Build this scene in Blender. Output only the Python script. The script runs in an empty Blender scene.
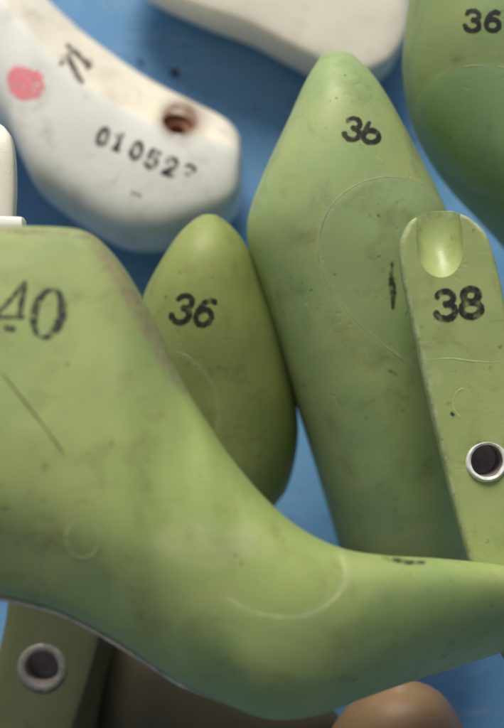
import bpy, bmesh, math, random
from mathutils import Vector, noise
from mathutils.bvhtree import BVHTree

random.seed(4)
scene = bpy.context.scene
COL = scene.collection

# ------------------------------------------------------------------ the view
# photo pixels (504 x 728) -> points in the place.  w = metres towards the lens
# from the plane through the pile's upper layer.
TAU = math.radians(4.0)
PXS, D, ZT = 0.00042, 0.55, 0.28
U = Vector((1, 0, 0))
V = Vector((0, math.cos(TAU), math.sin(TAU)))
N = Vector((0, -math.sin(TAU), math.cos(TAU)))
T = Vector((0, 0, ZT))
CAM = T + N * D

def W(px, py, w=0.0):
    k = (D - w) / D
    return T + U * ((px - 252) * PXS * k) + V * ((364 - py) * PXS * k) + N * w

def ray(px, py):
    return (W(px, py, 0.0) - CAM).normalized()

def to_px(p):
    q = p - T
    w = q.dot(N)
    k = (D - w) / D
    return 252 + q.dot(U) / (PXS * k), 364 - q.dot(V) / (PXS * k)

def ground_w(py):
    y = (364 - py) * PXS
    return -(ZT + y * math.sin(TAU)) / (math.cos(TAU) - y * math.sin(TAU) / D)

# ------------------------------------------------------------------ object helpers
def link(name, me, mat=None, parent=None):
    o = bpy.data.objects.new(name, me)
    COL.objects.link(o)
    if mat: me.materials.append(mat)
    if parent:
        o.parent = parent
        o.location = (0, 0, 0)
    return o

def thing(name, label, cat, base, group=None):
    o = bpy.data.objects.new(name, None)
    COL.objects.link(o)
    o.empty_display_size = 0.02
    o.location = base
    o["label"] = label; o["category"] = cat
    if group: o["group"] = group
    return o

def shade(me, deg=40):
    for p in me.polygons: p.use_smooth = True
    try: me.set_sharp_from_angle(angle=math.radians(deg))
    except Exception: pass

# ------------------------------------------------------------------ lofted bodies
def cr(p0, p1, p2, p3, t):
    return tuple(0.5 * (2*b + (c-a)*t + (2*a-5*b+4*c-d)*t*t + (3*b-a-3*c+d)*t**3)
                 for a, b, c, d in zip(p0, p1, p2, p3))

def chaikin(pts, n=4):
    for _ in range(n):
        q = []
        L = len(pts)
        for i in range(L):
            a, b = pts[i], pts[(i+1) % L]
            q.append((a[0]*.75+b[0]*.25, a[1]*.75+b[1]*.25))
            q.append((a[0]*.25+b[0]*.75, a[1]*.25+b[1]*.75))
        pts = q
    return pts

def loft(tip0, keys, tip1, sub=14, tdir=None, lump=0.0, smooth=60):
    """keys: (ax, ay, bx, by, wa, wb, H, profile).  Section = profile points
    (f from edge A to edge B, h thickness towards the lens) scaled by H."""
    tdir = tdir or N
    rows = []
    flat = []
    for (ax, ay, bx, by, wa, wb, H, prof) in keys:
        v = [ax, ay, bx, by, wa, wb, H]
        for (f, h) in prof: v += [f, h]
        flat.append(tuple(v))
    n = len(flat)
    for i in range(n - 1):
        p0 = flat[max(i-1, 0)]; p1 = flat[i]; p2 = flat[i+1]; p3 = flat[min(i+2, n-1)]
        for s in range(sub):
            rows.append(cr(p0, p1, p2, p3, s / sub))
    rows.append(flat[-1])
    bm = bmesh.new()
    rings = []
    hs = []
    for r in rows:
        hs.append([0.0]*0)
        poly = [(r[7+2*k], r[8+2*k]) for k in range((len(r)-7)//2)]
        hs[-1] = [h * r[6] for (f, h) in chaikin(poly)]
    for _ in range(smooth):
        new = [hs[0]]
        for i in range(1, len(hs)-1):
            new.append([.25*a + .5*b + .25*c for a, b, c in zip(hs[i-1], hs[i], hs[i+1])])
        new.append(hs[-1]); hs = new
    for ri, r in enumerate(rows):
        A, B, H = W(r[0], r[1], r[4]), W(r[2], r[3], r[5]), r[6]
        poly = [(r[7+2*k], r[8+2*k]) for k in range((len(r)-7)//2)]
        ring = []
        for (f, h), hh in zip(chaikin(poly), hs[ri]):
            p = A.lerp(B, f) + tdir * hh
            if lump:
                p = p + tdir * (noise.noise(p * 38) * lump)
            ring.append(bm.verts.new(p))
        rings.append(ring)
    M = len(rings[0])
    for a, b in zip(rings, rings[1:]):
        for j in range(M):
            bm.faces.new((a[j], a[(j+1) % M], b[(j+1) % M], b[j]))
    for tip, ring in ((tip0, rings[0]), (tip1, rings[-1])):
        c = sum((v.co for v in ring), Vector()) / M
        if tip is not None:
            tp = W(*tip)
            # round the end: one smaller ring between the last section and the tip
            mid = []
            for v in ring:
                mid.append(bm.verts.new(v.co.lerp(c, 0.45).lerp(tp, 0.0) + (tp - c) * 0.72))
            for j in range(M):
                bm.faces.new((ring[j], ring[(j+1) % M], mid[(j+1) % M], mid[j]))
            top = bm.verts.new(tp)
            for j in range(M):
                bm.faces.new((mid[j], mid[(j+1) % M], top))
        else:
            bm.faces.new(ring)
    bmesh.ops.recalc_face_normals(bm, faces=bm.faces)
    return bm

def finish(bm, name, mat, root, cutters=(), stains=(), deg=42):
    me = bpy.data.meshes.new(name)
    bm.to_mesh(me); bm.free()
    if cutters:
        tmp = bpy.data.objects.new("tmp_solid", me); COL.objects.link(tmp)
        cs = []
        for cb in cutters:
            cm = bpy.data.meshes.new("tmp_cut"); cb.to_mesh(cm); cb.free()
            co = bpy.data.objects.new("tmp_cut", cm); COL.objects.link(co); cs.append(co)
            md = tmp.modifiers.new("b", 'BOOLEAN'); md.operation = 'DIFFERENCE'; md.object = co; md.solver = 'EXACT'
        dg = bpy.context.evaluated_depsgraph_get(); dg.update()
        me2 = bpy.data.meshes.new_from_object(tmp.evaluated_get(dg))
        for o in [tmp] + cs: bpy.data.objects.remove(o)
        me = me2; me.name = name; me.materials.clear()
    base = root.location
    # wear, stain, tint and pale patch masks, one per vertex
    for key in ("wear", "rust", "tint", "polish", "scuff_pale"):
        at = me.attributes.new(key, 'FLOAT', 'POINT')
        fs = [s for k, s in stains if k == key]
        for i, v in enumerate(me.vertices):
            val = 0.0
            if fs:
                px, py = to_px(v.co)
                for f in fs: val = max(val, f(px, py, v.co, v.normal))
            at.data[i].value = val
    me.transform(__import__('mathutils').Matrix.Translation(-base))
    shade(me, deg)
    return link(name, me, mat, root)

def bvh_of(o, root):
    vs = [v.co + root.location for v in o.data.vertices]
    return BVHTree.FromPolygons(vs, [tuple(p.vertices) for p in o.data.polygons])

def hit(bvh, px, py):
    return bvh.ray_cast(CAM, ray(px, py))

def seg_d(p, a, b):
    ax, ay = a[0], a[1]; dx, dy = b[0]-ax, b[1]-ay
    L = dx*dx + dy*dy
    t = 0 if L < 1e-12 else max(0, min(1, ((p[0]-ax)*dx + (p[1]-ay)*dy) / L))
    return math.hypot(p[0]-ax-dx*t, p[1]-ay-dy*t), t

def poly_stain(pts, width, soft=1.0):
    def f(px, py, co, no):
        best = 0
        for a, b in zip(pts, pts[1:]):
            d, t = seg_d((px, py), a, b)
            wd = width if len(a) < 3 else a[2] + (b[2]-a[2]) * t
            if wd > 0: best = max(best, 1 - d / (wd * soft))
        if no.dot(N) < -0.3: return 0
        return max(0, min(1, best * 1.6))
    return f

def spot_stain(cx, cy, rx, ry):
    def f(px, py, co, no):
        if no.dot(N) < -0.2: return 0
        d = math.hypot((px-cx)/rx, (py-cy)/ry)
        return max(0, min(1, (1.25 - d) * 2))
    return f

def block(poly, soft=3.0):
    P = catpoly(poly + [poly[0]], 5)
    def f(px, py, co, no):
        if no.dot(N) < -0.1: return 0
        ins = False; d = 99
        for a, b in zip(P, P[1:]):
            if (a[1] > py) != (b[1] > py) and px < (b[0]-a[0])*(py-a[1])/(b[1]-a[1]) + a[0]: ins = not ins
            d = min(d, seg_d((px, py), a, b)[0])
        return max(0, min(1, .5 + (d if ins else -d)/soft))
    return f

# thin raised line that follows a surface (the joint between the two mould blocks)
def catpoly(pts, n=8):
    out = []
    for i in range(len(pts)-1):
        p0 = pts[max(i-1, 0)]; p3 = pts[min(i+2, len(pts)-1)]
        for s in range(n): out.append(cr(p0, pts[i], pts[i+1], p3, s/n))
    out.append(tuple(pts[-1]))
    return out

def surface_line(name, pts, bvh, root, mat, r=0.00035, lift=0.0, label=None, skip=None):
    P = []
    for q in catpoly(pts):
        loc, nor, idx, dist = hit(bvh, q[0], q[1])
        if loc is not None: P.append((loc + nor * lift, nor))
    bm = bmesh.new(); rings = []
    m = 6
    for i, (p, nor) in enumerate(P):
        a = P[max(i-1, 0)][0]; b = P[min(i+1, len(P)-1)][0]
        tg = (b - a).normalized(); sd = tg.cross(nor).normalized(); up = sd.cross(tg)
        fade = min(1, i/4 + 0.15, (len(P)-1-i)/4 + 0.15) * max(.3, 0.75 + 1.0 * noise.noise(p*90))
        rings.append([bm.verts.new(p - root.location + (sd*math.cos(2*math.pi*k/m)*1.5 + up*math.sin(2*math.pi*k/m)*0.34)*r*fade) for k in range(m)])
    for a, b in zip(rings, rings[1:]):
        for j in range(m): bm.faces.new((a[j], a[(j+1) % m], b[(j+1) % m], b[j]))
    if len(rings) > 1:
        bm.faces.new(rings[0]); bm.faces.new(rings[-1])
    bmesh.ops.recalc_face_normals(bm, faces=bm.faces)
    me = bpy.data.meshes.new(name); bm.to_mesh(me); bm.free(); shade(me, 60)
    o = link(name, me, mat, root)
    if label: o["label"] = label
    return o

# ------------------------------------------------------------------ stamped ink
def arc(cx, cy, rx, ry, a0, a1, w0, w1=None, n=18):
    w1 = w0 if w1 is None else w1
    return [(cx + rx*math.cos(math.radians(a0+(a1-a0)*i/n)), cy - ry*math.sin(math.radians(a0+(a1-a0)*i/n)), w0+(w1-w0)*i/n) for i in range(n+1)]

# unit glyphs: x right, y down, height 1, width about .62; third value = half stroke width
def glyph(c, s=0.085):
    if c == '3': return [arc(.29, .27, .24, .22, 165, -80, s*.8, s), arc(.29, .72, .28, .25, 85, -170, s, s*.95)]
    if c == '6': return [arc(.32, .68, .26, .27, 0, 360, s, n=28), [(.52, .1, s), (.36, .06, s), (.2, .18, s), (.09, .42, s), (.06, .68, s)]]
    if c == 'b': return [arc(.32, .66, .3, .26, 0, 360, s, n=28), [(.16, .12, s*.8), (.1, .34, s), (.05, .62, s)]]
    if c == '8': return [arc(.32, .27, .22, .21, 0, 360, s, n=28), arc(.32, .72, .28, .24, 0, 360, s, n=28)]
    if c == '0': return [arc(.31, .5, .25, .44, 0, 360, s, n=36)]
    if c == '1': return [[(.14, .2, s*.8), (.34, .08, s), (.34, .92, s)], [(.16, .93, s*.7), (.52, .93, s*.7)]]
    if c == '5': return [[(.54, .07, s), (.14, .07, s), (.1, .46, s*.9)], arc(.28, .65, .28, .28, 125, -150, s)]
    if c == '2': return [arc(.31, .3, .25, .25, 170, -35, s), [(.51, .45, s), (.3, .66, s), (.07, .92, s)], [(.06, .92, s), (.58, .92, s)]]
    if c == '7': return [[(.06, .1, s), (.36, .04, s*1.1), (.58, .16, s), (.5, .36, s*.8)]]
    return []

def place(strokes, x, y, h, rot=0.0, slant=0.0, sx=1.0):
    """unit strokes -> photo pixels; (x, y) = top left corner, h = height, rot clockwise degrees."""
    c, s = math.cos(math.radians(rot)), math.sin(math.radians(rot))
    out = []
    for st in strokes:
        q = []
        for (gx, gy, gw) in st:
            lx = gx*h*sx + slant*(1-gy)*h; ly = gy*h
            q.append((x + lx*c - ly*s, y + lx*s + ly*c, gw*h))
        out.append(q)
    return out

def ink(name, strokes, bvh, root, mat, soft=0.9, worn=0.35, step=0.4, lift=0.00018, rough=0.7, seed=0, label=None):
    xs = [p[0] for s in strokes for p in s]; ys = [p[1] for s in strokes for p in s]; mw = max(p[2] for s in strokes for p in s)
    x0, x1, y0, y1 = min(xs)-mw-2, max(xs)+mw+2, min(ys)-mw-2, max(ys)+mw+2
    nx, ny = int((x1-x0)/step)+1, int((y1-y0)/step)+1
    val = {}
    segs = [(a, b) for s in strokes for a, b in zip(s, s[1:])]
    for i in range(nx):
        for j in range(ny):
            x, y = x0+i*step, y0+j*step
            d = 99
            for a, b in segs:
                if min(a[0], b[0])-mw-2 > x or max(a[0], b[0])+mw+2 < x or min(a[1], b[1])-mw-2 > y or max(a[1], b[1])+mw+2 < y: continue
                dd, t = seg_d((x, y), a, b)
                d = min(d, dd - (a[2]+(b[2]-a[2])*t))
            if d < 50:
                d += noise.noise(Vector((x*.35, y*.35, seed))) * rough + noise.noise(Vector((x*.9, y*.9, seed+9))) * rough * .5
                val[i, j] = d
    bm = bmesh.new(); lay = bm.verts.layers.float.new("ink"); vs = {}
    def vert(i, j):
        if (i, j) in vs: return vs[i, j]
        x, y = x0+i*step, y0+j*step
        loc, nor, idx, dist = hit(bvh, x, y)
        if loc is None: vs[i, j] = None; return None
        v = bm.verts.new(loc + nor*lift - root.location)
        d = val.get((i, j), 9)
        t = max(0, min(1, (soft - d) / (2*soft))); t = t*t*(3-2*t)
        wn = noise.noise(Vector((x*.16, y*.16, seed+3)))*1.1 + noise.noise(Vector((x*.5, y*.5, seed+5)))*.35
        v[lay] = max(0, t * (1 - worn*max(0, .35+wn)))
        vs[i, j] = v
        return v
    for i in range(nx-1):
        for j in range(ny-1):
            ks = ((i, j), (i+1, j), (i+1, j+1), (i, j+1))
            if min(val.get(k, 9) for k in ks) < soft:
                q = [vert(*k) for k in ks]
                if all(q) and max((a.co-b.co).length for a in q for b in q) < 0.004: bm.faces.new(q)
    for v in [v for v in bm.verts if not v.link_faces]: bm.verts.remove(v)
    me = bpy.data.meshes.new(name); bm.to_mesh(me); bm.free(); shade(me, 180)
    o = link(name, me, mat, root)
    if label: o["label"] = label
    return o

# ------------------------------------------------------------------ materials
def nodes(name):
    m = bpy.data.materials.new(name); m.use_nodes = True
    nt = m.node_tree; nt.nodes.clear()
    out = nt.nodes.new('ShaderNodeOutputMaterial')
    return m, nt, out

def plastic(name, c_main, c_alt, c_grime, c_wear=(.42, .40, .27), c_rust=(.16, .075, .03), rough=0.48, sss=0.12, off=0.0, grime=0.75, c_tint=None):
    m, nt, out = nodes(name)
    nd, lk = nt.nodes.new, nt.links.new
    tc = nd('ShaderNodeTexCoord')
    mp = nd('ShaderNodeMapping'); mp.inputs['Location'].default_value = (off, off*1.7, off*.6)
    lk(tc.outputs['Object'], mp.inputs['Vector'])
    def nz(scale, detail=4, rgh=.55, dist=0.0, vec=None):
        n = nd('ShaderNodeTexNoise'); n.inputs['Scale'].default_value = scale; n.inputs['Detail'].default_value = detail
        n.inputs['Roughness'].default_value = rgh; n.inputs['Distortion'].default_value = dist
        lk(vec or mp.outputs['Vector'], n.inputs['Vector']); return n.outputs['Fac']
    def rmp(src, a, b):
        r = nd('ShaderNodeMapRange'); r.inputs['From Min'].default_value = a; r.inputs['From Max'].default_value = b
        lk(src, r.inputs['Value']); return r.outputs['Result']
    def mul(a, b):
        x = nd('ShaderNodeMath'); x.operation = 'MULTIPLY'
        for k, s in enumerate((a, b)):
            if isinstance(s, (int, float)): x.inputs[k].default_value = s
            else: lk(s, x.inputs[k])
        return x.outputs[0]
    def add(a, b):
        x = nd('ShaderNodeMath'); x.operation = 'ADD'; x.use_clamp = True
        for k, s in enumerate((a, b)):
            if isinstance(s, (int, float)): x.inputs[k].default_value = s
            else: lk(s, x.inputs[k])
        return x.outputs[0]
    def mix(fac, a, b):
        x = nd('ShaderNodeMix'); x.data_type = 'RGBA'
        if isinstance(fac, (int, float)): x.inputs[0].default_value = fac
        else: lk(fac, x.inputs[0])
        for k, s in ((6, a), (7, b)):
            if isinstance(s, tuple): x.inputs[k].default_value = (*s, 1)
            else: lk(s, x.inputs[k])
        return x.outputs[2]
    def attr(nm):
        a = nd('ShaderNodeAttribute'); a.attribute_name = nm; return a.outputs['Fac']
    col = mix(rmp(nz(19, 5, .6, .5), .36, .64), c_main, c_alt)
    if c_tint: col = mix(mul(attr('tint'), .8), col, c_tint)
    # broad handling grime, freckles and pale scuffs
    g = rmp(nz(60, 6, .66, .4), .52, .76)
    col = mix(mul(g, grime*.7), col, c_grime)
    g2 = rmp(nz(130, 4, .7, .8), .62, .72)
    col = mix(mul(mul(g2, rmp(nz(26, 2), .46, .6)), grime*.7), col, c_grime)
    sp = rmp(nz(230, 2, .5), .67, .74)
    sp2 = rmp(nz(30, 2), .45, .6)
    col = mix(mul(mul(sp, sp2), grime), col, c_grime)
    mp2 = nd('ShaderNodeMapping'); mp2.inputs['Rotation'].default_value = (.3, .5, .9); mp2.inputs['Scale'].default_value = (40, 600, 300)
    lk(tc.outputs['Object'], mp2.inputs['Vector'])
    scr = mul(rmp(nz(1.0, 2, .5, 0.6, mp2.outputs['Vector']), .66, .74), rmp(nz(45, 2), .48, .62))
    pale = tuple(min(1, x*.75+.5*min(.36, max(c_main))) for x in c_main)
    col = mix(mul(scr, .45), col, pale)
    mp3 = nd('ShaderNodeMapping'); mp3.inputs['Rotation'].default_value = (.8, .2, 2.2); mp3.inputs['Scale'].default_value = (26, 700, 420)
    lk(tc.outputs['Object'], mp3.inputs['Vector'])
    scr2 = mul(rmp(nz(1.0, 1, .5, 0.4, mp3.outputs['Vector']), .68, .74), rmp(nz(37, 2), .5, .62))
    col = mix(mul(scr2, .5*grime), col, c_grime)
    scf = mul(attr('scuff_pale'), rmp(nz(90, 5, .7), .32, .66))
    col = mix(mul(scf, .5), col, pale)
    wn = nz(150, 5, .7)
    wear = mul(attr('wear'), rmp(wn, .34, .6))
    col = mix(mul(wear, .9), col, c_wear)
    wear2 = mul(attr('wear'), rmp(nz(420, 3, .6), .52, .66))
    col = mix(mul(wear2, .6), col, tuple(x*.42 for x in c_wear))
    fl = mul(rmp(nz(330, 2, .5), .715, .76), rmp(nz(38, 2), .52, .66))
    col = mix(mul(fl, .6), col, pale)
    rust = mul(attr('rust'), rmp(nz(120, 5, .7, .4), .18, .5))
    col = mix(mul(rust, .92), col, c_rust)
    b = nd('ShaderNodeBsdfPrincipled')
    lk(col, b.inputs['Base Color'])
    rr = nd('ShaderNodeMapRange'); rr.inputs['To Min'].default_value = rough-.08; rr.inputs['To Max'].default_value = rough+.2
    lk(nz(75, 5, .6), rr.inputs['Value'])
    lk(add(add(rr.outputs['Result'], mul(wear, .25)), mul(attr('polish'), -.18)), b.inputs['Roughness'])
    b.inputs['IOR'].default_value = 1.5
    if sss:
        b.inputs['Subsurface Weight'].default_value = sss
        b.inputs['Subsurface Radius'].default_value = (1, 1, .5)
        b.inputs['Subsurface Scale'].default_value = .004
    bp = nd('ShaderNodeBump'); bp.inputs['Strength'].default_value = .22; bp.inputs['Distance'].default_value = .0006
    h = add(mul(nz(170, 5, .6), .7), mul(scr, -.25))
    h = add(h, mul(nz(40, 3), 1.0))
    h = add(h, mul(mul(rmp(nz(210, 1), .69, .76), rmp(nz(33, 2), .45, .6)), -.9))
    lk(h, bp.inputs['Height']); lk(bp.outputs['Normal'], b.inputs['Normal'])
    lk(b.outputs[0], out.inputs['Surface'])
    return m

def simple(name, col, rough=.5, metal=0.0, bump=0.0, var=0.25, scale=200):
    m, nt, out = nodes(name); nd, lk = nt.nodes.new, nt.links.new
    b = nd('ShaderNodeBsdfPrincipled'); b.inputs['Roughness'].default_value = rough; b.inputs['Metallic'].default_value = metal
    tc = nd('ShaderNodeTexCoord'); n = nd('ShaderNodeTexNoise'); n.inputs['Scale'].default_value = scale; n.inputs['Detail'].default_value = 5
    lk(tc.outputs['Object'], n.inputs['Vector'])
    r = nd('ShaderNodeValToRGB'); r.color_ramp.elements[0].position = .3; r.color_ramp.elements[1].position = .7
    r.color_ramp.elements[0].color = (*[c*(1-var) for c in col], 1); r.color_ramp.elements[1].color = (*[min(1, c*(1+var*.4)) for c in col], 1)
    lk(n.outputs['Fac'], r.inputs['Fac']); lk(r.outputs['Color'], b.inputs['Base Color'])
    if bump:
        bp = nd('ShaderNodeBump'); bp.inputs['Strength'].default_value = bump; bp.inputs['Distance'].default_value = .0005
        lk(n.outputs['Fac'], bp.inputs['Height']); lk(bp.outputs['Normal'], b.inputs['Normal'])
    lk(b.outputs[0], out.inputs['Surface'])
    return m

def ink_mat(name, col, rough=.55):
    m, nt, out = nodes(name); nd, lk = nt.nodes.new, nt.links.new
    a = nd('ShaderNodeAttribute'); a.attribute_name = 'ink'
    t = nd('ShaderNodeBsdfTransparent'); b = nd('ShaderNodeBsdfPrincipled')
    b.inputs['Base Color'].default_value = (*col, 1); b.inputs['Roughness'].default_value = rough
    x = nd('ShaderNodeMixShader'); lk(a.outputs['Fac'], x.inputs[0]); lk(t.outputs[0], x.inputs[1]); lk(b.outputs[0], x.inputs[2])
    lk(x.outputs[0], out.inputs['Surface'])
    return m

GREEN = plastic('green_plastic', (.36, .42, .15), (.265, .36, .125), (.15, .165, .055), c_wear=(.29, .25, .15), off=0.3, c_tint=(.30, .395, .12))
GREEN_BIG = plastic('pale_green_plastic', (.375, .45, .18), (.295, .405, .18), (.13, .15, .055), off=1.4, c_tint=(.32, .42, .19))
GREEN_OLIVE = plastic('olive_green_plastic', (.30, .34, .105), (.24, .30, .09), (.12, .13, .035), off=2.2, c_tint=(.27, .31, .085))
GREEN_SHADED = plastic('shade_painted_green_plastic', (.11, .125, .055), (.095, .105, .045), (.08, .075, .035), off=8.2)  # green darkened to hold the shade under the big last
GREEN_DEEP = plastic('bluish_green_plastic', (.30, .375, .145), (.235, .34, .145), (.1, .15, .05), off=3.1, c_tint=(.25, .385, .18))
GREEN_LIGHT = plastic('light_green_plastic', (.385, .455, .18), (.325, .415, .16), (.16, .18, .06), c_wear=(.52, .57, .33), off=4.4)
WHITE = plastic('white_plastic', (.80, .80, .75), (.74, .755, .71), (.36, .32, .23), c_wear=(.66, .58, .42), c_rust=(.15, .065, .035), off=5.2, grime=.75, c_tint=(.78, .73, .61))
CREAM = plastic('cream_plastic', (.80, .76, .64), (.74, .71, .61), (.44, .39, .28), off=6.3, grime=.6)
BROWN_SHADE = plastic('shade_brown_plastic', (.05, .043, .022), (.04, .035, .018), (.025, .02, .012), off=9.1, grime=.3)  # near-black base carries the deep shade of the added last
TAN = plastic('tan_plastic', (.235, .15, .085), (.195, .125, .065), (.2, .1, .04), off=7.7)
SEAM = simple('seam_green', (.42, .52, .2), .5)
SEAM_DIM = simple('seam_dull_green', (.37, .45, .2), .5)
EDGE = simple('worn_grey_edge', (.62, .6, .5), .6, bump=.3, var=.4)
BUSH = simple('pale_metal_ring', (.74, .75, .74), .38, .0, .4, .35, 300)
BUSH_DULL = simple('dull_metal_ring', (.2, .195, .17), .5, .0, .3, .35, 300)
BORE = simple('dark_bore', (.36, .31, .31), .45, .2)
INK = ink_mat('black_ink', (.022, .019, .02))
INK_BROWN = ink_mat('brown_ink', (.06, .045, .03))
INK_FAINT = ink_mat('worn_ink', (.05, .045, .03))
PINK = ink_mat('pink_paint', (.96, .27, .33), .4)
SCRATCH = simple('scratch_dirt', (.1, .12, .035), .7)

# ------------------------------------------------------------------ profiles (12 points each, f then h)
VAMP_DEEP = [(0,-.3),(0,.32),(.12,.74),(.34,.98),(.58,1.02),(.79,.88),(.95,.5),(1,.25),(.93,-.5),(.5,-4.4),(.3,-5),(.2,-4.7)]  # unseen back drawn deep so the cream last blocks sun and casts shade
VAMP_ROUND = [(0,-.3),(0,.32),(.12,.74),(.34,.98),(.58,1.02),(.79,.88),(.95,.5),(1,.25),(1,-.5),(.92,-.9),(.6,-1.1),(.2,-.9)]
CONE = [(0,-.5),(0,.5),(.035,.6),(.28,.82),(.52,1.0),(.71,.97),(.88,.6),(1,.22),(1,-.4),(.93,-.7),(.7,-1),(.3,-.72)]
INSTEP = [(0,-.22),(0,.22),(.07,.5),(.28,.84),(.51,1.02),(.71,.96),(.89,.6),(1,.24),(1,-.4),(.93,-.75),(.6,-1),(.15,-.6)]
VAMP = [(0,-.3),(0,.32),(.12,.74),(.34,.98),(.58,1.02),(.79,.88),(.95,.5),(1,.25),(1,-.4),(.92,-.8),(.6,-1),(.2,-.75)]
TOE = [(0,-.06),(0,.22),(.1,.68),(.33,1.0),(.67,1.0),(.9,.68),(1,.22),(1,-.06),(.95,-.22),(.7,-.26),(.3,-.26),(.05,-.22)]
TOE_L = [(0,-.06),(0,.3),(.07,.72),(.27,1.0),(.58,1.02),(.86,.72),(1,.22),(1,-.06),(.95,-.22),(.7,-.26),(.3,-.26),(.05,-.22)]
WSIDE = [(0,-.35),(0,-.05),(.03,.1),(.25,.88),(.31,1.0),(.6,1.05),(.86,.98),(.985,.6),(1,.15),(1,-.45),(.85,-.95),(.2,-.85)]
BOX = [(0,-.5),(0,.5),(.08,.9),(.4,1.0),(.75,1.0),(.93,.98),(.97,.9),(.985,.78),(1,-.5),(.95,-.9),(.5,-1),(.1,-.9)]
PLATE = [(.03,-.25),(0,-.07),(.035,-.005),(.14,0),(.86,0),(.965,-.005),(1,-.07),(1.02,-.25),(1.1,-.8),(1.0,-1),(.3,-1),(.2,-.8)]
PLATE_F = [(-.02,-.2),(0,-.03),(.03,0),(.33,0),(.67,0),(.965,-.004),(1,-.03),(1.08,-.14),(1.75,-.8),(1.9,-1),(-.1,-1),(-.15,-.8)]

def cyl_cut(center, axis, r, depth, top=0.02, seg=40, taper=1.0):
    bm = bmesh.new()
    z = axis.normalized(); x = z.orthogonal().normalized(); y = z.cross(x)
    a = [bm.verts.new(center + z*top + (x*math.cos(2*math.pi*k/seg)+y*math.sin(2*math.pi*k/seg))*r) for k in range(seg)]
    b = [bm.verts.new(center - z*depth + (x*math.cos(2*math.pi*k/seg)+y*math.sin(2*math.pi*k/seg))*r*taper) for k in range(seg)]
    for k in range(seg): bm.faces.new((a[k], a[(k+1) % seg], b[(k+1) % seg], b[k]))
    bm.faces.new(a); bm.faces.new(b)
    bmesh.ops.recalc_face_normals(bm, faces=bm.faces)
    return bm

def lathe(name, center, axis, prof, mat, root, seg=56, closed=True, wob=0.0):
    bm = bmesh.new(); z = axis.normalized(); x = z.orthogonal().normalized(); y = z.cross(x)
    rings = []
    for k in range(seg):
        a = 2*math.pi*k/seg
        ring = []
        for (r, h) in prof:
            rr = r * (1 + wob * noise.noise(Vector((math.cos(a)*2.2, math.sin(a)*2.2, h*900))))
            ring.append(bm.verts.new(center - root.location + (x*math.cos(a)+y*math.sin(a))*rr + z*h))
        rings.append(ring)
    L = len(prof)
    for k in range(seg):
        a, b = rings[k], rings[(k+1) % seg]
        for i in range(L if closed else L-1):
            bm.faces.new((a[i], a[(i+1) % L], b[(i+1) % L], b[i]))
    if not closed:
        bm.faces.new([r[-1] for r in rings])
    bmesh.ops.recalc_face_normals(bm, faces=bm.faces)
    me = bpy.data.meshes.new(name); bm.to_mesh(me); bm.free(); shade(me, 50)
    return link(name, me, mat, root)

def bushing(center, axis, ro, ri, root, mat):
    lathe('eyelet_ring', center, axis, [(ri, -.012), (ri, .0002), (ri*1.05, .0008), ((ri+ro)/2, .0011), (ro*.96, .0006), (ro, -.0003), (ro, -.012)], mat, root, wob=.022)
    lathe('hole_lining', center, axis, [(ri*.985, -.0008), (ri*.95, -.016), (ri*.4, -.018)], BORE, root, closed=False)

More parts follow.
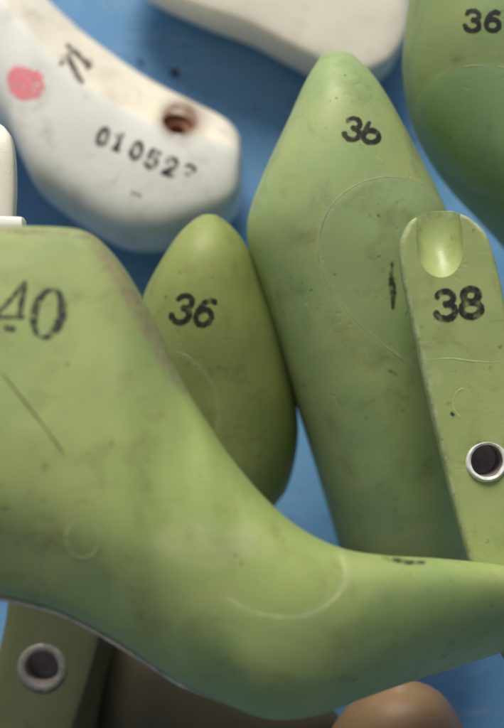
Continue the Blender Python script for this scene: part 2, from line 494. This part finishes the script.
# ================================================================== the surface under the pile
def build_table():
    bm = bmesh.new()
    n = 90
    S = .9
    g = [[None]*(n+1) for _ in range(n+1)]
    for i in range(n+1):
        for j in range(n+1):
            x = -S + 2*S*i/n; y = -S + 2*S*j/n
            z = .0022*noise.noise(Vector((x*6, y*6, 1.3)))
            g[i][j] = bm.verts.new((x, y, z - .001))
    for i in range(n):
        for j in range(n): bm.faces.new((g[i][j], g[i+1][j], g[i+1][j+1], g[i][j+1]))
    low = {}
    rim = [g[i][0] for i in range(n+1)] + [g[n][j] for j in range(1, n+1)] + [g[i][n] for i in range(n-1, -1, -1)] + [g[0][j] for j in range(n-1, 0, -1)]
    lo = [bm.verts.new((v.co.x, v.co.y, -.03)) for v in rim]
    L = len(rim)
    for k in range(L): bm.faces.new((rim[k], lo[k], lo[(k+1) % L], rim[(k+1) % L]))
    bm.faces.new(lo)
    bmesh.ops.recalc_face_normals(bm, faces=bm.faces)
    me = bpy.data.meshes.new('table_top'); bm.to_mesh(me); bm.free(); shade(me, 40)
    m, nt, out = nodes('blue_plastic_sheet'); nd, lk = nt.nodes.new, nt.links.new
    tc = nd('ShaderNodeTexCoord'); b = nd('ShaderNodeBsdfPrincipled'); b.inputs['Roughness'].default_value = .38
    n1 = nd('ShaderNodeTexNoise'); n1.inputs['Scale'].default_value = 9; n1.inputs['Detail'].default_value = 5
    lk(tc.outputs['Object'], n1.inputs['Vector'])
    r = nd('ShaderNodeValToRGB'); r.color_ramp.elements[0].position = .32; r.color_ramp.elements[1].position = .7
    r.color_ramp.elements[0].color = (.105, .27, .50, 1); r.color_ramp.elements[1].color = (.16, .36, .62, 1)
    lk(n1.outputs['Fac'], r.inputs['Fac'])
    n2 = nd('ShaderNodeTexNoise'); n2.inputs['Scale'].default_value = 140; n2.inputs['Detail'].default_value = 6; n2.inputs['Roughness'].default_value = .65
    lk(tc.outputs['Object'], n2.inputs['Vector'])
    mr = nd('ShaderNodeMapRange'); mr.inputs['From Min'].default_value = .58; mr.inputs['From Max'].default_value = .75; mr.inputs['To Max'].default_value = .6
    lk(n2.outputs['Fac'], mr.inputs['Value'])
    mx = nd('ShaderNodeMix'); mx.data_type = 'RGBA'; lk(mr.outputs['Result'], mx.inputs[0]); lk(r.outputs['Color'], mx.inputs[6]); mx.inputs[7].default_value = (.30, .38, .46, 1)
    mpS = nd('ShaderNodeMapping'); mpS.inputs['Rotation'].default_value = (0, 0, .5); mpS.inputs['Scale'].default_value = (30, 420, 1)
    lk(tc.outputs['Object'], mpS.inputs['Vector'])
    n4 = nd('ShaderNodeTexNoise'); n4.inputs['Scale'].default_value = 1; n4.inputs['Detail'].default_value = 3; lk(mpS.outputs['Vector'], n4.inputs['Vector'])
    m4 = nd('ShaderNodeMapRange'); m4.inputs['From Min'].default_value = .6; m4.inputs['From Max'].default_value = .7; m4.inputs['To Max'].default_value = .5; lk(n4.outputs['Fac'], m4.inputs['Value'])
    mx2 = nd('ShaderNodeMix'); mx2.data_type = 'RGBA'; lk(m4.outputs['Result'], mx2.inputs[0]); lk(mx.outputs[2], mx2.inputs[6]); mx2.inputs[7].default_value = (.42, .5, .56, 1)
    n5 = nd('ShaderNodeTexNoise'); n5.inputs['Scale'].default_value = 210; n5.inputs['Detail'].default_value = 2; lk(tc.outputs['Object'], n5.inputs['Vector'])
    m5 = nd('ShaderNodeMapRange'); m5.inputs['From Min'].default_value = .675; m5.inputs['From Max'].default_value = .72; m5.inputs['To Max'].default_value = .8; lk(n5.outputs['Fac'], m5.inputs['Value'])
    mx3 = nd('ShaderNodeMix'); mx3.data_type = 'RGBA'; lk(m5.outputs['Result'], mx3.inputs[0]); lk(mx2.outputs[2], mx3.inputs[6]); mx3.inputs[7].default_value = (.05, .07, .1, 1)
    lk(mx3.outputs[2], b.inputs['Base Color'])
    bp = nd('ShaderNodeBump'); bp.inputs['Strength'].default_value = .3; bp.inputs['Distance'].default_value = .0008
    n3 = nd('ShaderNodeTexNoise'); n3.inputs['Scale'].default_value = 55; n3.inputs['Detail'].default_value = 5; lk(tc.outputs['Object'], n3.inputs['Vector'])
    lk(n3.outputs['Fac'], bp.inputs['Height']); lk(bp.outputs['Normal'], b.inputs['Normal'])
    lk(b.outputs[0], out.inputs['Surface'])
    o = link('table_top', me, m)
    o["kind"] = "structure"
    o["label"] = "blue plastic covered surface the shoe lasts lie on"; o["category"] = "table top"
build_table()

def base_at(px, py):
    w = ground_w(py); p = W(px, py, w); p.z = 0; return p

GG = "green plastic shoe lasts in the pile"
GW = "white plastic shoe lasts in the pile"

# ================================================================== the big last stamped 40
def last_40():
    root = thing('shoe_last', 'large green shoe last stamped 40, lying on its side on top of the pile', 'shoe last', base_at(220, 560), GG)
    K = []
    LIFT = .02
    def k(ax, ay, bx, by, H, P, w=0.0): K.append((ax, ay, bx, by, w + LIFT, w + LIFT - (.008 if P is CONE else .014 if P is INSTEP else .018 + .024*min(1, max(0, (ax-265)/150))), H, P))
    k(-136, 340, -136, 500, .012, CONE)
    k(-128, 282, -130, 556, .022, CONE)
    k(-98, 238, -104, 584, .031, CONE)
    k(-45, 229, -52, 592, .035, CONE)
    k(20, 228, 8, 598, .036, CONE)
    k(62, 229, 58, 611, .0365, CONE)
    k(88, 233, 92, 627, .0365, CONE)
    k(106, 246, 116, 641, .0365, CONE)
    k(130, 277, 140, 656, .0365, CONE)
    k(158, 328, 168, 674, .0365, INSTEP)
    k(180, 377, 196, 690, .0365, INSTEP)
    k(205, 419, 230, 705, .0365, INSTEP)
    k(232, 459, 262, 714, .0365, VAMP)
    k(265, 498, 295, 715, .0365, VAMP)
    k(300, 528, 326, 708, .036, VAMP)
    k(340, 548, 356, 696, .034, VAMP, -.003)
    k(385, 556, 400, 681, .031, VAMP, -.010)
    k(440, 559, 450, 666, .027, VAMP, -.022)
    k(504, 566, 506, 648, .022, VAMP, -.036)
    k(556, 577, 554, 634, .017, VAMP, -.048)
    k(586, 590, 584, 622, .011, VAMP, -.054)
    bm = loft((-140, 420, LIFT), K, (600, 606, LIFT - .057), lump=.0008, smooth=150)
    ridge = [(92, 238, 12), (112, 264, 14), (134, 299, 13), (155, 338, 12), (174, 374, 11), (188, 396, 4)]
    body = finish(bm, 'last_body', GREEN, root, stains=[
        ('wear', poly_stain(ridge, 12, 1.0)), ('wear', poly_stain([(-20, 230, 4), (60, 232, 4), (92, 236, 8)], 4)),
        ('rust', lambda x, y, c, n: .4*spot_stain(45, 467, 5, 4)(x, y, c, n)),
        ('scuff_pale', poly_stain([(341, 553), (346, 568), (345, 583), (336, 598), (318, 611), (295, 618), (272, 617), (250, 611), (225, 598)], 6)),
        ('scuff_pale', lambda x, y, c, n: .8*spot_stain(205, 545, 60, 22)(x, y, c, n)),
        ('scuff_pale', lambda x, y, c, n: .7*spot_stain(12, 258, 18, 8)(x, y, c, n)),  # small paler patch near the upper left edge
        ('tint', block([(205, 380), (341, 545), (346, 568), (345, 583), (336, 598), (318, 611), (295, 618), (272, 617), (250, 611), (200, 580), (100, 520), (120, 420)], 70))])
    bvh = bvh_of(body, root)
    surface_line('block_seam', [(341, 553), (346, 568), (345, 583), (336, 598), (318, 611), (295, 618), (272, 617), (250, 611), (225, 598)], bvh, root, SEAM, .00045)
    surface_line('scratch', [(0, 371), (20, 396), (42, 424), (66, 457)], bvh, root, SCRATCH, .0003)
    surface_line('moulded_ring', [(66, 540), (70, 526), (82, 521), (95, 527), (98, 542), (93, 555), (80, 559), (69, 552), (66, 540)], bvh, root, SEAM_DIM, .0004)
    # worn lip along the sole edge
    P = []
    keys = [(q[2], q[3], q[5], q[6]) for q in K if -110 < q[2] < 240]
    for (bx, by, w, H) in catpoly(keys, 12):
        if bx < 222: P.append(W(bx, by - .6, w) + N * (.0035))
    bm = bmesh.new(); rings = []
    for i, p in enumerate(P):
        tg = (P[min(i+1, len(P)-1)] - P[max(i-1, 0)]).normalized(); sd = tg.cross(N).normalized(); up = sd.cross(tg)
        rr = .0011 * min(1, .1 + i/6, .05 + (len(P)-1-i)/14) * (1 + .35*noise.noise(p*120))
        rings.append([bm.verts.new(p - root.location + sd*math.cos(2*math.pi*q/10)*rr + up*math.sin(2*math.pi*q/10)*rr*1.9) for q in range(10)])
    for a, b in zip(rings, rings[1:]):
        for q in range(10): bm.faces.new((a[q], a[(q+1) % 10], b[(q+1) % 10], b[q]))
    bm.faces.new(rings[0]); bm.faces.new(rings[-1])
    bmesh.ops.recalc_face_normals(bm, faces=bm.faces)
    me = bpy.data.meshes.new('sole_edge'); bm.to_mesh(me); bm.free(); shade(me, 60)
    link('sole_edge', me, EDGE, root)
    st = []
    # the 4 (stencil, slanted) and the 0
    st += [[(25, 283, 2.6), (22, 300, 3.0), (19, 317, 2.4)], [(25, 282, 1.8), (12, 298, 2.2), (-4, 315, 2.0)], [(-14, 317, 1.9), (2, 317, 2.1), (23, 317, 1.9)], [(8, 328, 3.6), (12, 329, 3.4)]]
    z = []
    for i in range(41):
        a = 2*math.pi*i/40
        x, y = 13.5*math.cos(a), 24.5*math.sin(a)
        r = math.radians(14)
        wd = 1.3 + 3.0*abs(math.cos(a))**1.5 + (.6 if math.cos(a) > 0 else 0)
        z.append((48 + x*math.cos(r) - y*math.sin(r), 313.5 + x*math.sin(r) + y*math.cos(r), wd))
    st.append(z)
    ink('stamped_number', st, bvh, root, INK, worn=.8, seed=1)
    ink('ink_smudge', [[(384, 558.5, 1.0), (395, 560, 2.0), (408, 562.5, 2.2), (424, 563, 1.2)]], bvh, root, INK_FAINT, worn=.9, soft=1.6, seed=2)
    return root
last_40()

# ================================================================== the two lasts stamped 36
def last_36_small():
    root = thing('shoe_last', 'small olive green shoe last stamped 36, toe up between white last and big last', 'shoe last', base_at(220, 400), GG)
    K = []
    pts = [(194,220.5,224,220,.017),(179,235,238,234,.029),(163,259,253,259,.038),(147,289,268,297,.043),(136,322,283,341,.046),(130,360,293,386,.048),
           (135,402,298,426,.050),(150,442,295,459,.053),(165,476,286,489,.056),(180,508,272,510,.058),(192,552,262,552,.056),(202,592,258,586,.04)]
    for ax, ay, bx, by, H in pts:
        q = min(1, ((ay+by)/2 - 214) / 380); wa = -.132 - .095*q**1.6
        K.append((ax, ay, bx, by, wa, wa, H, TOE))
    bm = loft((209, 214.5, -.130), K, (228, 606, -.22), lump=.0006)
    body = finish(bm, 'last_body', GREEN_OLIVE, root, stains=[('scuff_pale', poly_stain([(172, 350), (190, 358), (206, 374), (215, 392), (219, 412), (217, 432)], 4)), ('tint', block([(150, 345), (172, 350), (190, 358), (206, 374), (215, 392), (219, 412), (217, 432), (190, 450), (140, 400)]))])
    bvh = bvh_of(body, root)
    surface_line('block_seam', [(172, 350), (190, 358), (206, 374), (215, 392), (219, 412), (217, 432)], bvh, root, SEAM_DIM, .00028)
    st = place(glyph('3', .1), 174, 292, 30, 9, .16) + place(glyph('6', .095), 196, 296, 29, 9, .16)
    ink('stamped_number', st, bvh, root, INK, worn=.65, seed=4)
    return root
last_36_small()

def last_36_big():
    root = thing('shoe_last', 'broad pale green shoe last stamped 36 near its toe, lying behind the notched last', 'shoe last', base_at(360, 330), GG)
    K = []
    pts = [(319,60,355,59.5,.018),(304,86,374,80,.034),(288,122,393,110,.043),(268,165,414,150,.050),(252,205,436,192,.054),(247,232,448,222,.056),
           (252,262,456,262,.057),(270,322,460,322,.058),(290,386,462,390,.060),(310,450,470,460,.062),(328,510,480,520,.064),(343,560,488,572,.062),(360,600,486,606,.05)]
    for ax, ay, bx, by, H in pts:
        q = min(1, max(0, (ay+by)/2 - 52) / 560); g = -.122 - .10*q**1.9
        K.append((ax, ay, bx, by, g, g, H, TOE_L))
    bm = loft((336, 52, -.118), K, (424, 628, -.215), lump=.0006)
    body = finish(bm, 'last_body', GREEN_BIG, root, stains=[('scuff_pale', poly_stain([(441, 205), (428, 188), (408, 179), (384, 177), (358, 184), (336, 200), (322, 224), (318, 250), (323, 274), (338, 300), (360, 325), (386, 347), (412, 366)], 5)), ('scuff_pale', lambda x, y, c, n: .5*spot_stain(345, 290, 26, 12)(x, y, c, n)), ('tint', block([(441, 205), (428, 188), (408, 179), (384, 177), (358, 184), (336, 200), (322, 224), (318, 250), (323, 274), (338, 300), (360, 325), (386, 347), (412, 366), (460, 380), (470, 240)]))])
    bvh = bvh_of(body, root)
    surface_line('block_seam', [(441, 205), (428, 188), (408, 179), (384, 177), (358, 184), (336, 200), (322, 224), (318, 250), (323, 274), (338, 300), (360, 325), (386, 347), (412, 366)], bvh, root, SEAM_DIM, .00034)
    st = place(glyph('3', .115), 347, 116, 23, 10, 0, 1.15) + place(glyph('b', .115), 365, 120, 23, 10, 0, 1.15)
    ink('stamped_number', st, bvh, root, INK, worn=.5, seed=6)
    ink('ink_mark', [[(392, 262, .8), (391, 275, 1.6), (392, 285, 3.4), (393, 294, 2.8), (393, 308, 1.2)]], bvh, root, INK_FAINT, worn=.8, soft=1.6, seed=7)
    return root
last_36_big()

# ================================================================== the upright last stamped 38
def last_38():
    root = thing('shoe_last', 'light green shoe last stamped 38 standing upright with thumb notch and ringed hole', 'shoe last', base_at(470, 420), GG)
    WT = -.022
    wf = lambda y: WT - .020*(y - 213)/344
    K = []
    pts = [(418,215.8,464,214.6,.040),(410,221,473,219,.046),(403,233,486,231,.050),(399.5,249,494,249,.052),(402,275,501,275,.055),(410,315,509,315,.060),
           (419,355,517,355,.066),(429,402,526,402,.070),(441,452,537,452,.074),(453,502,548,502,.076),(468,557,562,557,.078),(485,620,575,620,.07),(510,670,570,670,.05)]
    for ax, ay, bx, by, H in pts:
        w = wf(ay)
        K.append((ax, ay, bx, by, w, w, H, PLATE))
    bm = loft((440, 211, WT - .022), K, None, lump=.0003)
    # thumb notch: a slanting round scoop that opens at the heel end
    n0 = W(440, 208, WT + .0)
    axis = (W(442, 278, WT + .0052) - W(438, 205, WT - .0085)).normalized()
    zc = axis; c0 = W(438, 205, WT - .0085 + .0)
    up = N
    rr = .0102
    notch = bmesh.new()
    x = zc.cross(N).normalized(); y = x.cross(zc)
    seg = 48
    ctr = lambda s: W(438 + 4*s, 205 + 73*s, WT) + N*(rr*1.05 - .0112*(1 - s**1.6) + .0)
    rings = []
    for q in range(-4, 19):
        s = q/12
        p = W(437.5 + 4*s, 205 + 66*s, wf(205 + 66*s))
        cc = p + N*(rr - .0142 + .0139*max(0, s)**2.2)
        rings.append([notch.verts.new(cc + (x*math.cos(2*math.pi*k/seg) + y*math.sin(2*math.pi*k/seg))*rr) for k in range(seg)])
    for a, b in zip(rings, rings[1:]):
        for k in range(seg): notch.faces.new((a[k], a[(k+1) % seg], b[(k+1) % seg], b[k]))
    notch.faces.new(rings[0]); notch.faces.new(rings[-1])
    bmesh.ops.recalc_face_normals(notch, faces=notch.faces)
    hc = W(487, 461, wf(461))
    ri, ro = 16.5*PXS*1.04, 21.8*PXS*1.04
    hole = cyl_cut(hc, N, ri*1.1, .03)
    rimw = [(401, 250, 2), (404, 275, 3), (412, 315, 4), (421, 355, 7), (431, 402, 6), (443, 452, 4), (455, 502, 4), (470, 557, 4)]
    body = finish(bm, 'last_body', GREEN_LIGHT, root, cutters=[notch, hole], stains=[
        ('wear', poly_stain(rimw, 5)), ('wear', poly_stain([(402, 240, 3), (415, 220, 3), (440, 212, 3), (468, 217, 3), (490, 240, 2)], 3)),
        ('wear', lambda x, y, c, n: .55*spot_stain(425, 378, 16, 14)(x, y, c, n)),
        ('polish', lambda x, y, c, n: 1.0 if (412 < x < 467 and 205 < y < 276 and (c - W(x, y, wf(y))).length > .0012) else 0)], deg=35)
    bvh = bvh_of(body, root)
    bushing(hc, N, ro, ri, root, BUSH)
    surface_line('hinge_seam', [(420, 360), (434, 359.5), (450, 358.5), (466, 360.5), (485, 362), (506, 362)], bvh, root, SEAM, .00026)
    surface_line('moulded_ring', [(462, 419), (455, 411), (453, 401), (457, 392), (464, 388)], bvh, root, SEAM, .00036)
    ink('dirt_speck', [[(451.5, 413, 1.5), (453, 414, 1.5)]], bvh, root, INK_FAINT, seed=11)
    st = place(glyph('3', .115), 434.5, 290.5, 30, -4, 0, 1.12) + place(glyph('8', .115), 459.5, 287.5, 30.5, -2, 0, 1.12)
    ink('stamped_number', st, bvh, root, INK, worn=.65, seed=12)
    return root
last_38()

# ================================================================== bluish green last, top right
def last_upper_right():
    root = thing('shoe_last', 'bluish green shoe last in the upper right corner, leaning past the notched last', 'shoe last', base_at(540, 150), GG)
    K = []
    pts = [(436,-72,470,-72,.016),(420,-50,505,-58,.034),(410,-8,545,-30,.047),(404,35,575,5,.054),(402,72,598,42,.058),(409,116,616,82,.060),
           (426,156,630,122,.062),(448,188,642,160,.064),(476,218,656,196,.066),(505,250,670,228,.068),(540,298,690,272,.07),(572,348,700,320,.066),(612,392,690,375,.05)]
    for ax, ay, bx, by, H in pts:
        q = min(1, max(0, (ay+by)/2 + 75) / 460); g = -.13 - .07*q**1.3
        K.append((ax, ay, bx, by, g, g, H, TOE_L))
    bm = loft((452, -82, -.122), K, (656, 400, -.19), lump=.0006)
    body = finish(bm, 'last_body', GREEN_DEEP, root, stains=[('scuff_pale', poly_stain([(530, 76), (500, 67), (470, 66), (445, 73), (427, 87), (418, 104), (416, 118), (421, 138), (436, 160), (458, 179), (480, 191), (510, 199)], 6)), ('tint', block([(600, 100), (530, 76), (500, 67), (470, 66), (445, 73), (427, 87), (418, 104), (416, 118), (421, 138), (436, 160), (458, 179), (480, 191), (510, 199), (600, 230)]))])
    bvh = bvh_of(body, root)
    surface_line('block_seam', [(530, 76), (500, 67), (470, 66), (445, 73), (427, 87), (418, 104), (416, 118), (421, 138), (436, 160), (458, 179), (480, 191), (510, 199)], bvh, root, SEAM_DIM, .00034)
    st = place(glyph('3', .115), 466, 9, 22, 4, 0, 1.15) + place(glyph('6', .115), 486, 10, 21, 4, 0, 1.15)
    ink('stamped_number', st, bvh, root, INK, worn=.3, seed=14)
last_upper_right()

# ================================================================== white last with serial number
def last_white():
    root = thing('shoe_last', 'white shoe last stamped 010527 with pink paint spot and rusty hole', 'shoe last', base_at(130, 160), GW)
    K = []
    w0 = ground_w(150) + .046
    pts = [(241.5,148,240,202,.028),(238,133,234,216,.034),(226,118.5,217,231,.037),(200,104,186,244,.040),(170,89,156,251,.041),(140,72,124,248,.041),(110,51,90,231,.041),
           (86,33,64,213,.041),(60,10,42,194,.041),(35,-14,27,165,.041),(0,-45,8,132,.036),(-50,-85,-48,100,.034),(-105,-115,-100,45,.028),(-135,-100,-132,-10,.018)]
    for ax, ay, bx, by, H in pts:
        K.append((ax, ay, bx, by, w0, w0, H, WSIDE))
    bm = loft((243, 170, w0), K, (-146, -58, w0), lump=.0006)
    hx, hy = 178, 123
    tmp = bpy.data.meshes.new('t'); bm.to_mesh(tmp)
    bv = BVHTree.FromPolygons([v.co.copy() for v in tmp.vertices], [tuple(p.vertices) for p in tmp.polygons]); bpy.data.meshes.remove(tmp)
    loc, nor, _, _ = bv.ray_cast(CAM, ray(hx, hy))
    nor = (nor + N*.9).normalized()
    hole = cyl_cut(loc, nor, .0092, .03, seg=40)
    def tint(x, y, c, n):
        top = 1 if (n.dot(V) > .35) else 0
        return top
    body = finish(bm, 'last_body', WHITE, root, cutters=[hole], stains=[
        ('rust', lambda x, y, c, n: 1.0*spot_stain(180, 120, 21, 19)(x, y, c, n)),
        ('rust', lambda x, y, c, n: .5*spot_stain(182, 120, 26, 22)(x, y, c, n)),
        ('wear', lambda x, y, c, n: .35*poly_stain([(70, 40, 10), (100, 75, 14), (140, 100, 14), (165, 118, 14)], 12)(x, y, c, n)),
        ('tint', tint)])
    bvh = bvh_of(body, root)
    lathe('hole_lining', loc, nor, [(.0091, -.0036), (.0086, -.0065), (.0052, -.0085), (.0046, -.016)], simple('rusty_bore', (.30, .15, .095), .8), root, closed=False)
    st = []
    for c, x, y in (('0', 99, 126), ('1', 114.5, 131), ('0', 132.5, 140), ('5', 148.5, 148.5), ('2', 166.5, 156)):
        st += place(glyph(c, .125), x + 2, y, 19, 21, 0, .95)
    st += place(glyph('7', .09), 186, 163.5, 17, 14) + [[(186, 173.5, 1.0), (189, 174.5, 1.2)]]
    ink('serial_number', st, bvh, root, INK, worn=.85, soft=1.0, seed=21)
    ink('ink_mark', [[(61, 63, 2.2), (66, 57, 2.4), (70, 53, 2)], [(69.5, 60, 2.8), (75, 71, 2.8), (81, 82, 2.4)], [(68, 46, 2.2), (78, 55, 2.2), (89, 66, 2.6)], [(90, 62, 2.2), (87, 68, 2)]], bvh, root, INK_BROWN, worn=.8, soft=1.8, seed=22, label='smeared brown stamped digits')
    ink('paint_spot', [[(20, 78, 12), (25, 84, 16), (31, 87, 13), (34, 80, 9)]], bvh, root, PINK, worn=.8, soft=1.4, rough=2.4, seed=25, label='round pink paint spot')
    ink('dirt_speck', [[(133, 193, 1.4), (140, 196, 1.2)]], bvh, root, INK_FAINT, worn=.9, soft=1.6, seed=27)
last_white()

def last_white_top():
    root = thing('shoe_last', 'cream white shoe last at the top edge, behind the broad last toe', 'shoe last', base_at(300, -30), GW)
    K = []
    w0 = ground_w(0) + .03
    pts = [(128,-52,128,-14,.010),(150,-85,156,2,.018),(200,-108,205,24,.022),(252,-116,252,42,.023),(300,-118,300,68,.0235),(340,-115,346,90,.0235),
           (372,-104,382,78,.023),(392,-80,400,52,.022),(404,-40,408,22,.016)]
    for ax, ay, bx, by, H in pts:
        K.append((ax, ay, bx, by, w0, w0, H, BOX))
    finish(loft((118, -32, w0), [k[:6] + (k[6]*1.25, k[7]) for k in K], (411, -8, w0), lump=.0005), 'last_body', CREAM, root)
last_white_top()

def last_white_left():
    root = thing('shoe_last', 'cream shoe last end peeking in at the left edge above the big last', 'shoe last', base_at(-40, 190), GW)
    K = []
    w0 = -.062
    pts = [(-40,122,6,128,.012),(-70,134,15,140,.022),(-82,160,19,160,.026),(-86,190,20,190,.027),(-86,216,19,216,.027),(-84,240,18,240,.026),(-70,262,10,260,.018)]
    for ax, ay, bx, by, H in pts:
        K.append((ax, ay, bx, by, w0-.06, w0, H, VAMP_DEEP))
    finish(loft((-20, 116, w0-.02), K, (-30, 272, w0-.03), lump=.0004), 'last_body', CREAM, root)
    K = []
    BAR = [(0,-.6),(0,.6),(.1,.9),(.4,1.0),(.6,1.0),(.9,.9),(1,.6),(1,-.6),(.9,-.9),(.6,-1),(.4,-1),(.1,-.9)]
    for x, a, b in ((-78, 214, 232), (-40, 215, 233), (0, 216.5, 233), (18, 217, 233), (23, 217.5, 232)):
        K.append((x, a, x+1.5, b, -.03, -.03, .005, BAR))
    finish(loft((-82, 223, -.03), K, (26, 224, -.03)), 'sole_lip', WHITE, root)
last_white_left()

# ================================================================== shaded last with the ringed hole, lower left
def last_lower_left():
    root = thing('shoe_last', 'green shoe last, shade painted in, with ringed hole under the big last', 'shoe last', base_at(50, 680), GG)
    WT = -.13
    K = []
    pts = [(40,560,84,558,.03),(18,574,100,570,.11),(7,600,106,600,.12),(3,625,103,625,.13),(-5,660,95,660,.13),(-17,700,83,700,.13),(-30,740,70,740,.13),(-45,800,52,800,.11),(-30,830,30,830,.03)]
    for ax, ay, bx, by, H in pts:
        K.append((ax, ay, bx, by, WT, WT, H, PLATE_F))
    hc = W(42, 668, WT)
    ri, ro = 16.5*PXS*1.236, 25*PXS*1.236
    body = finish(loft(None, K, None, lump=.0003), 'last_body', GREEN_SHADED, root, cutters=[cyl_cut(hc, N, ri*1.1, .03)], deg=35)
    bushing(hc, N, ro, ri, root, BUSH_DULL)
last_lower_left()

def last_tan():
    root = thing('shoe_last', 'tan brown shoe last, only its toe showing below the big last', 'shoe last', base_at(400, 740))
    K = []
    pts = [(378,686.5,430,686,.013),(359,696,443,695,.024),(342,713,456,713,.034),(327,738,468,740,.040),(318,775,475,775,.044),(328,830,465,830,.046),(345,880,450,880,.044),(360,920,440,920,.03)]
    for ax, ay, bx, by, H in pts:
        g = -.1 - .08*min(1, max(0, ((ay+by)/2 - 680)/240))
        K.append((ax, ay, bx, by, g, g, H, TOE))
    finish(loft((405, 681, -.095), K, (400, 940, -.175), lump=.0006), 'last_body', TAN, root)
last_tan()

def last_shade_block():  # added last: blocks low sky light and fills the dark gap
    root = thing('shoe_last', 'added dark shoe last standing in for deep shade between holed last and tan toe', 'shoe last', base_at(220, 720), GG)
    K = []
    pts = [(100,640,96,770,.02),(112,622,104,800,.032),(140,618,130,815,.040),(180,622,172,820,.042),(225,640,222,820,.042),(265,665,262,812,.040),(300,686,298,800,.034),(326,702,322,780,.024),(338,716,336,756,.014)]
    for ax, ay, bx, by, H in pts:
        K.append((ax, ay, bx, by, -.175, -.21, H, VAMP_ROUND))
    finish(loft((92, 705, -.19), K, (343, 736, -.19), lump=.0006), 'last_body', BROWN_SHADE, root)
last_shade_block()

# a flake of dirt on the blue sheet
def flake(px, py, r, seed, label):
    p = W(px, py, ground_w(py)); p.z = .0006
    bm = bmesh.new(); bmesh.ops.create_icosphere(bm, subdivisions=2, radius=r)
    for v in bm.verts:
        v.co *= 1 + .5*noise.noise(v.co/r*1.3 + Vector((seed, 0, 0)))
        v.co.z *= .4; v.co.x *= 1.4
    me = bpy.data.meshes.new('dirt_flake'); bm.to_mesh(me); bm.free(); shade(me, 60)
    o = link('dirt_flake', me, simple('dark_dirt', (.03, .035, .045), .8)); o.location = p; o.rotation_euler = (0, 0, seed)
    o["label"] = label; o["category"] = "dirt flake"; o["group"] = "dirt flakes on the blue sheet"
flake(175, 73, .0024, .4, 'larger dark dirt flake on the blue sheet above the rusty hole')
flake(140, 62, .0013, 1.4, 'tiny dark dirt flake on the blue sheet beside the white last slope')

# ================================================================== light
world = bpy.data.worlds.new("World"); scene.world = world; world.use_nodes = True
nt = world.node_tree
bg = nt.nodes.get('Background') or nt.nodes.new('ShaderNodeBackground')
sky = nt.nodes.new('ShaderNodeTexSky'); sky.sky_type = 'NISHITA'; sky.sun_disc = False
SUN_EL, SUN_AZ = math.radians(36), math.radians(-12)     # azimuth from +Y towards +X
sky.sun_elevation = SUN_EL; sky.sun_rotation = SUN_AZ
sky.air_density = 1.0; sky.dust_density = 3.0; sky.ozone_density = 1.0
hsv = nt.nodes.new('ShaderNodeHueSaturation'); hsv.inputs['Saturation'].default_value = .5
nt.links.new(sky.outputs[0], hsv.inputs['Color']); nt.links.new(hsv.outputs[0], bg.inputs[0]); bg.inputs[1].default_value = .05
L = bpy.data.lights.new('sun', 'SUN'); L.energy = 2.2; L.angle = math.radians(28); L.color = (1, .93, .82)
so = bpy.data.objects.new('sun', L); COL.objects.link(so)
sd = Vector((math.sin(SUN_AZ)*math.cos(SUN_EL), math.cos(SUN_AZ)*math.cos(SUN_EL), math.sin(SUN_EL)))
so.rotation_euler = sd.to_track_quat('Z', 'Y').to_euler(); so.location = sd*3

# ================================================================== camera
cam = bpy.data.cameras.new('camera'); co = bpy.data.objects.new('camera', cam); COL.objects.link(co)
co.location = CAM
co.rotation_euler = (TAU, 0, 0)
cam.sensor_fit = 'VERTICAL'; cam.sensor_height = 24; cam.lens = 24*D/(728*PXS)
cam.clip_start = .01; cam.clip_end = 100
cam.dof.use_dof = True; cam.dof.focus_distance = D + .05; cam.dof.aperture_fstop = 3.0
scene.camera = co

scene.view_settings.view_transform = 'Standard'
scene.view_settings.look = 'None'
scene.view_settings.exposure = 0.58
scene.view_settings.gamma = 1.0
